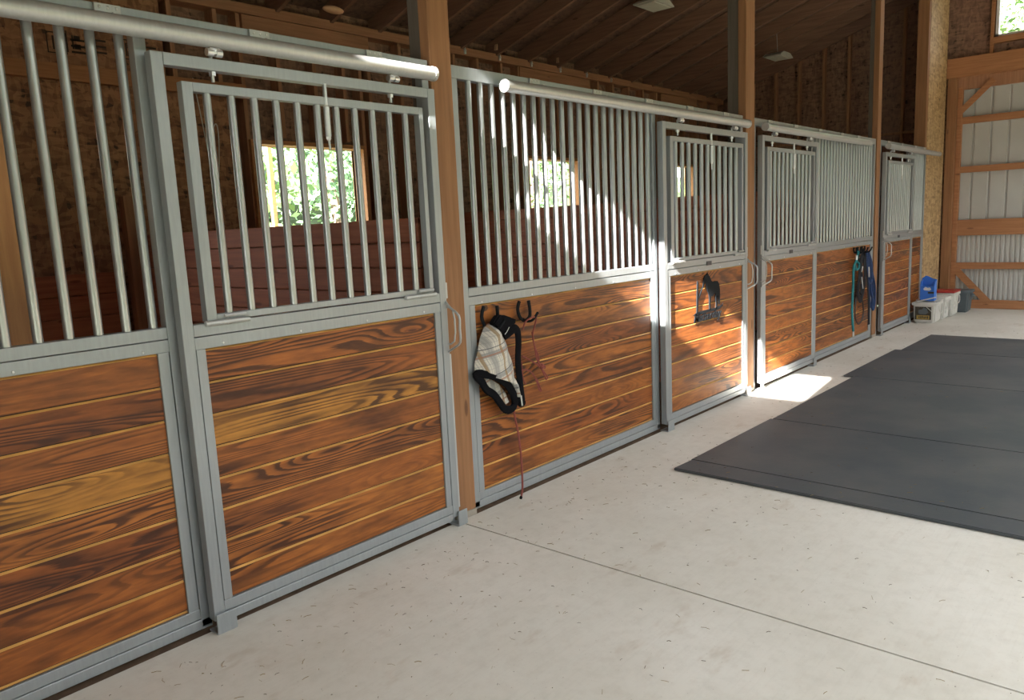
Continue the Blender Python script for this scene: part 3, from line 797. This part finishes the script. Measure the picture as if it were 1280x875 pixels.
# ------------------------------------------------------------------ fly mask
fm = thing('fly_mask', (.22, -.05, .54), 'plaid horse fly mask with black fleece trim hanging from the left hook', 'fly mask')
L = [(.165,1.045),(.13,1.03),(.105,.985),(.081,.94),(.06,.89),(.047,.85),(.039,.81),(.034,.79)]
R = [(.175,1.018),(.20,1.005),(.235,.985),(.268,.94),(.302,.895),(.328,.84),(.345,.765),(.358,.66)]
def sheet(bm, L, R, n, ybase, bulge, mi=0, thick=.012):
    L = smoothpts([(a, 0, b) for a, b in L], 3); R = smoothpts([(a, 0, b) for a, b in R], 3)
    for side in (0, 1):
        rows = []
        for i, (l, r_) in enumerate(zip(L, R)):
            row = []
            for k in range(n+1):
                t = k/n; p = l.lerp(r_, t)
                y = ybase - bulge*math.sin(PI*min(1, max(0, t)))**.8*(.45+.55*min(1, i/6)) - .006*math.sin(9*t+i*.7)
                row.append(bm.verts.new((p.x, (y if side == 0 else -.018), p.z)))
            rows.append(row)
        for i in range(len(rows)-1):
            for k in range(n):
                f = bm.faces.new([rows[i][k], rows[i][k+1], rows[i+1][k+1], rows[i+1][k]]); f.material_index = mi
bm = B(); sheet(bm, L, R, 10, -.02, .085); 
P('plaid_body', bm, 'plaid', fm, True)
bm = B()   # lower flap between body and muzzle band
sheet(bm, [(.034,.80),(.093,.785),(.158,.762),(.223,.722),(.285,.668),(.33,.60)], [(.345,.765),(.35,.74),(.352,.715),(.355,.69),(.357,.66),(.352,.60)], 6, -.02, .06)
P('plaid_flap', bm, 'plaid', fm, True)
bm = B()   # lining seen through the muzzle opening
prism(bm, [(.07,.765),(.15,.735),(.22,.69),(.27,.63),(.295,.575),(.25,.565),(.21,.61),(.15,.665),(.10,.70)], -.030, -.022)
P('lining', bm, 'plaid', fm)
BAND = [(.034,.785),(.092,.775),(.158,.749),(.222,.706),(.282,.651),(.322,.596),(.333,.554),(.296,.534),(.238,.547),(.194,.598),(.151,.649),(.098,.687),(.069,.734),(.040,.765)]
bm = B(); n = len(BAND)
tube(bm, smoothpts([(a, -.035-.045*math.sin(PI*max(0, min(1, (a-.03)/.32)))*(1 if i < 6 else .3), b) for i, (a, b) in enumerate(BAND)], 4, True), .015, 10, closed=True, rx=.024)
P('muzzle_trim', bm, 'black', fm, True)
bm = B(); top = [(.150,1.045),(.175,1.075),(.205,1.092),(.24,1.085),(.29,1.068),(.355,1.045),(.33,1.03),(.29,1.012),(.25,.995),(.225,.985),(.185,1.01)]
prism(bm, top, -.075, -.03); bmesh.ops.bevel(bm, geom=bm.edges[:], offset=.009, segments=2, affect='EDGES')
P('poll_trim', bm, 'black', fm, True)
bm = B()
tube(bm, smoothpts([(.245,-.06,.965),(.285,-.07,.985),(.325,-.07,.998),(.357,-.065,.975),(.366,-.06,.91),(.362,-.055,.83),(.362,-.055,.75),(.375,-.05,.68),(.388,-.045,.61),(.40,-.04,.56)], 4), .013, 10, rx=.026)
P('side_trim', bm, 'black', fm, True)
bm = B(); prism(bm, [(.343,.705),(.375,.70),(.392,.64),(.395,.585),(.425,.555),(.421,.535),(.40,.53),(.376,.527),(.353,.565),(.342,.63)], -.05, -.025)
bmesh.ops.bevel(bm, geom=bm.edges[:], offset=.006, segments=2, affect='EDGES'); P('closure_flap', bm, 'black', fm, True)
bm = B(); tube(bm, smoothpts([(.265,-.085,1.015),(.24,-.088,.992),(.225,-.086,.98)], 3), .002, 6); P('piping', bm, 'labelwhite', fm, True)
bm = B(); tube(bm, [(.372,-.056,.60),(.378,-.057,.54)], .005, 6); P('piping', bm, 'labelwhite', fm, True)

# red rope halter + hanging end
rh_ = thing('rope_halter', (.53, -.05, .58), 'thin red rope halter hanging from the right-hand horseshoe hook', 'rope halter')
def ropes(root, name, mat, lines, r, y=-.045):
    for ln in lines:
        bm = B(); tube(bm, smoothpts([(p[0], p[1] if len(p) == 3 else y, p[-1]) for p in ln], 4), r, 6)
        P(name, bm, mat, root, True)
ropes(rh_, 'rope', 'redrope', [
    [(.409,-.06,.98),(.416,-.075,1.024),(.444,-.09,1.044),(.485,-.095,1.047),(.505,-.085,1.035),(.527,-.05,.982),(.532,-.03,.932),(.546,-.03,.852),(.563,-.03,.778),(.585,-.035,.735),(.611,-.03,.698),(.642,-.03,.645)],
    [(.532,-.025,.95),(.552,-.025,.86),(.582,-.025,.80),(.588,-.025,.753),(.623,-.025,.70),(.662,-.025,.655),(.645,-.025,.642)],
    [(.44,-.02,.819),(.513,-.025,.779),(.578,-.03,.74),(.633,-.03,.716),(.625,-.03,.735),(.589,-.03,.748),(.575,-.03,.73)],
    [(.40,-.02,.735),(.46,-.02,.735),(.52,-.02,.707),(.561,-.02,.649),(.58,-.02,.595),(.602,-.02,.583),(.562,-.02,.663)],
    [(.437,-.015,.784),(.442,-.015,.692),(.466,-.015,.645)]], .0048)
bm = B(); t = bmesh.new(); bmesh.ops.create_uvsphere(t, u_segments=8, v_segments=6, radius=.016); bmesh.ops.translate(t, verts=t.verts, vec=(.597, -.035, .732)); merge(bm, t); P('knot', bm, 'redrope', rh_, True)
rr = thing('lead_rope', (.30, -.06, 0), 'thin red rope hanging below the fly mask down to the floor', 'rope')
ropes(rr, 'rope', 'redrope', [[(.345,-.018,.56),(.345,-.022,.49),(.363,-.028,.38),(.368,-.035,.28),(.362,-.045,.19),(.345,-.06,.11),(.325,-.075,.055),(.295,-.088,.014)]], .0062)
bm = B(); cyl(bm, (.297, -.0875, .017), (.288, -.09, .010), .0085, 8); P('rope_end', bm, 'black', rr, True)

# tack at the far panel
tk = thing('lead_rope', (6.26, -.05, .17), 'teal lead rope hanging straight down the far wood panel', 'rope', 'tack on the far panel')
ropes(tk, 'rope', 'teal', [[(6.40,-.05,1.10),(6.30,-.06,1.00),(6.25,-.05,.93),(6.255,-.045,.70),(6.242,-.045,.43),(6.285,-.05,.19)],
                           [(6.30,-.06,1.0),(6.39,-.06,.96),(6.385,-.06,.91),(6.30,-.06,.90),(6.27,-.06,.95)]], .0135)
bm = B(); cyl(bm, (6.285, -.05, .20), (6.29, -.05, .13), .012, 8); cyl(bm, (6.30, -.06, 1.01), (6.31, -.06, 1.06), .014, 8); P('snap', bm, 'chrome', tk, True)
tk = thing('horse_halter', (6.55, -.05, .45), 'black nylon straps hanging between the teal and the navy ropes', 'halter', 'tack on the far panel')
for ln in ([(6.55,1.08),(6.47,.956),(6.45,.752),(6.43,.6),(6.52,.53),(6.60,.60),(6.66,.802),(6.60,1.07)], [(6.58,1.08),(6.50,.9),(6.56,.75),(6.52,.6)], [(6.60,1.08),(6.70,.93),(6.76,.78),(6.83,.505),(6.86,.20)]):
    bm = B(); tube(bm, smoothpts([(a, -.05, b) for a, b in ln], 4), .009, 6, rx=.040); P('strap', bm, 'nylon', tk, True)
bm = B(); cyl(bm, (6.50, -.06, .80), (6.56, -.06, .66), .008, 8); cyl(bm, (6.53, -.06, .92), (6.50, -.06, .86), .008, 8); P('buckle', bm, 'chrome', tk, True)
tk = thing('leather_strap', (6.54, -.04, .25), 'dark brown strap loop hanging below the black straps', 'strap', 'tack on the far panel')
bm = B(); tube(bm, smoothpts([(a, -.035, b) for a, b in [(6.42,.575),(6.385,.469),(6.39,.345),(6.47,.265),(6.56,.25),(6.65,.29),(6.69,.376),(6.64,.50),(6.56,.58)]], 4, True), .008, 6, closed=True, rx=.014); P('loop', bm, 'brown', tk, True)
tk = thing('rope_halter', (6.85, -.05, .35), 'navy blue rope halter and lead bunched at the right of the far panel', 'rope halter', 'tack on the far panel')
ropes(tk, 'rope', 'navy', [[(6.72,1.09),(6.68,1.0),(6.72,.869),(6.80,.72),(6.90,.70),(6.93,.80),(6.89,.95),(6.77,1.07)],
                           [(6.74,1.08),(6.82,.98),(6.88,.85),(6.97,.60),(6.96,.42),(7.02,.36),(7.07,.476),(7.04,.66),(6.95,.80),(6.86,.95),(6.78,1.08)],
                           [(6.76,1.05),(6.80,.9),(6.86,.75),(6.90,.6),(6.98,.5),(7.03,.42)], [(6.70,1.05),(6.76,.9),(6.78,.7),(6.84,.55),(6.88,.40)]], .0135, -.05)
bm = B(); cyl(bm, (6.73, -.07, .90), (6.75, -.07, .78), .008, 8); P('snap', bm, 'chrome', tk, True)

# ------------------------------------------------------------------ buckets and bins at the far end
def tote(label, x0, x1, y0, y1, h, lid='whiteplastic', lidopen=False, lab=False):
    r = thing('plastic_bucket', ((x0+x1)/2, (y0+y1)/2, 0), label, 'bucket', 'square plastic buckets by the OSB wall')
    bm = B(); t = bmesh.new(); bmesh.ops.create_cube(t, size=1); 
    for v in t.verts:
        k = 1 if v.co.z > 0 else .90
        v.co = Vector(((x0+x1)/2 + v.co.x*(x1-x0)*k, (y0+y1)/2 + v.co.y*(y1-y0)*k, (v.co.z+.5)*h + (.006 if v.co.z < 0 else 0)))
    bmesh.ops.bevel(t, geom=t.edges[:], offset=.02, segments=3, affect='EDGES'); merge(bm, t)
    for dy in (.06, -.06): box(bm, x0+.03, x0+.10, (y0+y1)/2+dy-.03, (y0+y1)/2+dy+.03, 0, .02, 0, .003)
    P('tub', bm, 'whiteplastic', r, True)
    bm = B(); box(bm, x0-.012, x1+.012, y0-.012, y1+.012, h-.045, h-.005, 0, .008); P('rim', bm, 'whiteplastic', r, True)
    bm = B()
    if lidopen: box(bm, (x0+x1)/2+.02, x1+.012, y0-.012, y1+.012, h-.004, h+.016, 0, .005)
    else: box(bm, x0-.014, x1+.014, y0-.014, y1+.014, h-.004, h+.02, 0, .007)
    P('lid', bm, lid, r, True)
    if lidopen:
        bm = B(); box(bm, x0+.02, (x0+x1)/2+.01, y0+.02, y1-.02, h-.01, h-.003); P('opening', bm, 'black', r)  # black sheet stands in for the shade inside the bucket
    bm = B(); yy = y0-.016
    tube(bm, smoothpts([(x0+.08, yy, h-.05), (x0+.1, yy-.01, h-.12), ((x0+x1)/2, yy-.012, h-.16), (x1-.1, yy-.01, h-.12), (x1-.08, yy, h-.05)], 4), .005, 6)
    P('handle', bm, 'whiteplastic', r, True)
    if lab:
        bm = B(); box(bm, x0+.004, x0+.011, y0+.055, y1-.03, .05, h-.06); lo = P('label', bm, 'label1', r)
        bm = B(); box(bm, x0+.002, x0+.008, y0+.075, y1-.05, .055, .11); P('label_band', bm, 'labelgold', r)
        bm = B()
        for j in range(6): box(bm, x0+.0005, x0+.003, y0+.09+.021*j, y0+.102+.021*j, .066+.004*(j % 2), .100-.003*(j % 3))
        P('label_lettering', bm, 'label1', r)
        bm = B(); prism(bm, [(y0+.09, .15), (y0+.11, .20), (y0+.15, .215), (y0+.17, .19), (y0+.21, .185), (y0+.215, .14), (y0+.19, .125), (y0+.12, .125)], x0+.002, x0+.0045, plane='yz'); P('label_picture', bm, 'greyplastic', r)
        bm = B(); tube(bm, [(x0-.0, y0+.05, .165), (x0-.002, y0+.14, .25)], .004, 6); P('label_stripe', bm, 'labelwhite', r)
    else:
        bm = B(); 
        for z in (h*.55, h*.35): box(bm, (x0+x1)/2-.06, (x0+x1)/2+.06, y0-.003, y0+.02, z-.02, z+.025, 0, .004)
        P('label', bm, 'labelwhite', r)
    return r
tote('nearest white plastic bucket, dark and gold label on its front, lid half open', 8.62, 8.98, -.385, -.10, .29, lidopen=True, lab=True)
tote('white plastic bucket behind the labelled one, second in the row', 9.03, 9.36, -.40, -.12, .30)
tote('white plastic bucket with a red lid, third in the row', 9.42, 9.80, -.43, -.12, .345, 'redplastic')
r = thing('trash_bin', (10.12, -.40, 0), 'grey plastic bin at the end of the bucket row', 'bin')
bm = B(); t = bmesh.new(); bmesh.ops.create_cube(t, size=1)
for v in t.verts:
    k = 1 if v.co.z > 0 else .82
    v.co = Vector((10.12 + v.co.x*.30*k, -.40 + v.co.y*.24*k, (v.co.z+.5)*.32))
bmesh.ops.bevel(t, geom=t.edges[:], offset=.02, segments=3, affect='EDGES'); merge(bm, t); P('tub', bm, 'greyplastic', r, True)
bm = B(); box(bm, 9.955, 10.285, -.535, -.265, .285, .33, 0, .008); P('rim', bm, 'greyplastic', r, True)
bm = B(); box(bm, 10.10, 10.16, -.555, -.53, .22, .27, 0, .006); P('handle', bm, 'greyplastic', r, True)
# blue scoop/bin standing on the first bucket
r = thing('feed_scoop', (8.74, -.25, .31), 'bright blue plastic feed scoop standing up in the open labelled bucket', 'feed scoop')
bm = B()
prism(bm, [(-.335,.30),(-.165,.315),(-.155,.60),(-.20,.635),(-.235,.625),(-.29,.595),(-.335,.585)], 8.83, 8.85, plane='yz')
prism(bm, [(8.73,.30),(8.85,.30),(8.85,.59),(8.75,.56),(8.72,.52)], -.172, -.158); prism(bm, [(8.73,.30),(8.85,.30),(8.85,.585),(8.76,.55),(8.72,.50)], -.337, -.323)
prism(bm, [(-.335,.30),(-.165,.30),(-.165,.50),(-.335,.50)], 8.715, 8.733, plane='yz')
box(bm, 8.72, 8.85, -.335, -.165, .30, .315)
P('shell', bm, 'blueplastic', r)
bm = B(); box(bm, 8.708, 8.714, -.335, -.26, .40, .425, 0, .001); P('grip_slot', bm, 'label1', r)
bm = B(); prism(bm, [(-.30,.455),(-.285,.485),(-.255,.478),(-.225,.49),(-.20,.46),(-.215,.445),(-.28,.44)], 8.710, 8.7145, plane='yz'); P('emblem', bm, 'labelwhite', r)
r = thing('stir_stick', (8.72, -.26, .30), 'white stick lying slanted across the open labelled bucket', 'stick')
bm = B(); tube(bm, [(8.63, -.15, .298), (8.68, -.37, .355)], .008, 8); P('rod', bm, 'labelwhite', r, True)

# ------------------------------------------------------------------ loose hay on the floor
for (m, n, nm, lab) in (('straw', 360, 'hay_bits', 'pale hay bits scattered over the concrete floor'), ('strawdark', 420, 'chaff_bits', 'dark chaff scattered over the concrete floor')):
    bm = B(); rd = random.Random(3 if m == 'straw' else 9)
    for i in range(n):
        x = rd.uniform(-2.3, 8.5) if i % 2 else rd.uniform(-2.2, 1.6); y = -abs(rd.gauss(0, .75)) - .12
        if i % 3 == 0: y = rd.uniform(-2.6, -.15)
        z = .0015
        if x > 1.2 and y < -.55: z = .0205
        l = rd.uniform(.004, .034)*(1 if m == 'straw' else .55); a = rd.uniform(0, PI); w = rd.uniform(.0005, .0012)
        p = [Vector((x, y, z)), Vector((x+l*.5*math.cos(a), y+l*.5*math.sin(a), z+.002)), Vector((x+l*math.cos(a+rd.uniform(-.4, .4)), y+l*math.sin(a), z))]
        tube(bm, p, w, 4)
    tag(link(nm, bm, m), lab, 'hay', kind='stuff')

# ------------------------------------------------------------------ outside
def ext_post(x, y, label):
    r = thing('porch_post', (x, y, -.13), label, 'post')
    bm = B(); box(bm, x-.03, x+.03, y-.03, y+.03, -.13, 3.1, 0, .005); P('shaft', bm, 'trimw', r)
    bm = B(); box(bm, x-.11, x+.11, y-.11, y+.11, 3.1, 3.2, 0, .005); P('cap', bm, 'trimw', r)
ext_post(2.67, 6.0, 'pale outdoor post seen through the first window')
ext_post(9.22, 6.0, 'pale outdoor post seen through the second window')

def tree(x, y, h, cr, label, mat, seed, n=2600, base=.5):
    rd = random.Random(seed); r = thing('tree', (x, y, -.13), label, 'tree', 'trees outside the barn')
    bm = B(); tube(bm, smoothpts([(x, y, -.13), (x+.1, y, h*.3), (x-.05, y+.1, h*.6), (x, y, h*.85)], 3), [.16-.012*i for i in range(10)], 8); P('trunk', bm, 'bark', r, True)
    bm = B(); vals = []
    blobs = [(rd.uniform(-1, 1)*cr*.62, rd.uniform(-1, 1)*cr*.62, base + (h-base)*rd.uniform(.08, .95), cr*rd.uniform(.32, .58)) for _ in range(16)]
    for i in range(n):
        bx, by, bz, br = rd.choice(blobs)
        d = Vector((rd.gauss(0, 1), rd.gauss(0, 1), rd.gauss(0, 1))).normalized()*br*rd.uniform(.55, 1.05)
        c = Vector((x+bx, y+by, bz)) + d; s = rd.uniform(.05, .13)
        u = Vector((rd.gauss(0, 1), rd.gauss(0, 1), rd.gauss(0, 1))).normalized(); v = u.cross(d.normalized() + Vector((.01, .02, 0)))
        if v.length < .1: continue
        v.normalize()
        q = [c+u*s, c+v*s*.5, c-u*s, c-v*s*.5]
        bm.faces.new([bm.verts.new(k) for k in q]); vals.append(rd.random())
    me = bpy.data.meshes.new('crown'); 
    for vtx in bm.verts: vtx.co -= Vector(r.location)
    bm.to_mesh(me); bm.free(); me.materials.append(M[mat])
    at = me.attributes.new('board', 'FLOAT', 'FACE')
    for i, v in enumerate(vals): at.data[i].value = v
    o = bpy.data.objects.new('crown', me); COL.objects.link(o); o.parent = r
tree(3.4, 8.6, 5.0, 1.7, 'leafy tree seen at the left of the first window', 'leafa', 1)
tree(7.4, 11.2, 5.6, 2.0, 'leafy tree seen at the right of the first window', 'leafb', 2)
tree(11.9, 9.2, 5.0, 1.9, 'leafy tree seen through the second window', 'leafa', 3)
tree(16.2, 13.2, 5.8, 2.2, 'leafy tree seen at the right of the second window', 'leafb', 4)
tree(18.2, 8.4, 5.4, 1.9, 'leafy tree seen through the third window', 'leafa', 5)
tree(17.0, -.3, 9.0, 2.7, 'tall sunny tree seen through the high end window', 'leafa', 6, 5200, 3.0)
tree(22.0, -4.2, 10.5, 3.2, 'tall tree farther off beyond the high end window', 'leafb', 7, 4200, 3.0)
tree(21.5, 3.2, 10.5, 3.0, 'tall tree beyond the far corner of the barn', 'leafb', 8, 2500, 3.0)

def tree_screen(pts, h, label, seed):
    rd = random.Random(seed); bm = B()
    for (x, y) in pts:
        hh = h*rd.uniform(.85, 1.15); t = bmesh.new(); bmesh.ops.create_icosphere(t, subdivisions=3, radius=1)
        for v in t.verts: v.co *= 1 + rd.uniform(-.10, .10)
        bmesh.ops.transform(t, matrix=Matrix.Translation((x+rd.uniform(-.6, .6), y+rd.uniform(-.6, .6), hh*.5)) @ Matrix.Diagonal((2.6, 2.6, hh*.53, 1)), verts=t.verts)
        merge(bm, t)
    tag(link('tree_screen', bm, 'hedge'), label, 'trees', kind='stuff')
tree_screen([(x, -19) for x in range(-24, 46, 3)], 8.5, 'added unseen tree row blocking low sky across from the open barn side', 1)  # out of view, added to hide low sky so light comes from higher
tree_screen([(-32, y) for y in range(-14, 22, 3)], 9, 'added unseen tree row blocking low sky behind the barn', 2)  # likewise added out of view to cut the low sky
tree_screen([(x, 24) for x in range(-14, 58, 4)], 5, 'dark line of trees far behind the stall windows', 3)

# ------------------------------------------------------------------ light
sun_dir = Vector((1, .12, -.565)).normalized()
sl = bpy.data.lights.new('sun', 'SUN'); sl.energy = 90; sl.angle = math.radians(.55); sl.color = (1, .955, .89)
so = bpy.data.objects.new('sun', sl); COL.objects.link(so); so.rotation_euler = sun_dir.to_track_quat('-Z', 'Y').to_euler(); so.location = (-20, -3, 12)
W = bpy.data.worlds.new('world'); S.world = W; W.use_nodes = True
bg = W.node_tree.nodes['Background']; bg.inputs[0].default_value = (.93, .965, .985, 1); bg.inputs[1].default_value = 7.4
def portal(loc, rot, sx, sy):
    l = bpy.data.lights.new('portal', 'AREA'); l.shape = 'RECTANGLE'; l.size = sx; l.size_y = sy
    l.cycles.is_portal = True
    o = bpy.data.objects.new('portal', l); COL.objects.link(o); o.location = loc; o.rotation_euler = rot
portal((3.3, YR-.3, 2.05), (PI/2, 0, PI), 14.6, 4.5)      # faces +y
portal((XB-.02, -3.2, 1.475), (0, -PI/2, 0), 2.95, 3.4)
for a, b, c, d in wins: portal(((a+b)/2, 3.83, (c+d)/2), (-PI/2, 0, PI), b-a, d-c)
portal((XB-.02, -.95, 4.435), (0, -PI/2, 0), .61, .92)
portal((XE+.09, -1.16, 4.4), (0, PI/2, 0), .9, 1.17)

# ------------------------------------------------------------------ camera
def cam_basis(a, b, c):
    fw = Vector((math.cos(a)*math.cos(b), math.sin(a)*math.cos(b), -math.sin(b)))
    r = fw.cross(Vector((0, 0, 1))).normalized(); u = r.cross(fw)
    return r*math.cos(c) + u*math.sin(c), -r*math.sin(c) + u*math.cos(c), fw
r_, u_, f_ = cam_basis(.7237, .1589, -.0469)
cd = bpy.data.cameras.new('camera'); cd.sensor_width = 36; cd.lens = 36*962.1/1280; cd.clip_start = .05; cd.clip_end = 300
co = bpy.data.objects.new('camera', cd); COL.objects.link(co)
m = Matrix.Identity(4)
for i in range(3): m[i][0] = r_[i]; m[i][1] = u_[i]; m[i][2] = -f_[i]
m.translation = Vector((-2.9184, -2.9104, 1.5676)); co.matrix_world = m
S.camera = co
S.view_settings.view_transform = 'Standard'; S.view_settings.look = 'None'; S.view_settings.gamma = 1; S.view_settings.use_curve_mapping = False
S.view_settings.exposure = 0.0
S.cycles.max_bounces = 8; S.cycles.diffuse_bounces = 5; S.cycles.sample_clamp_indirect = 8
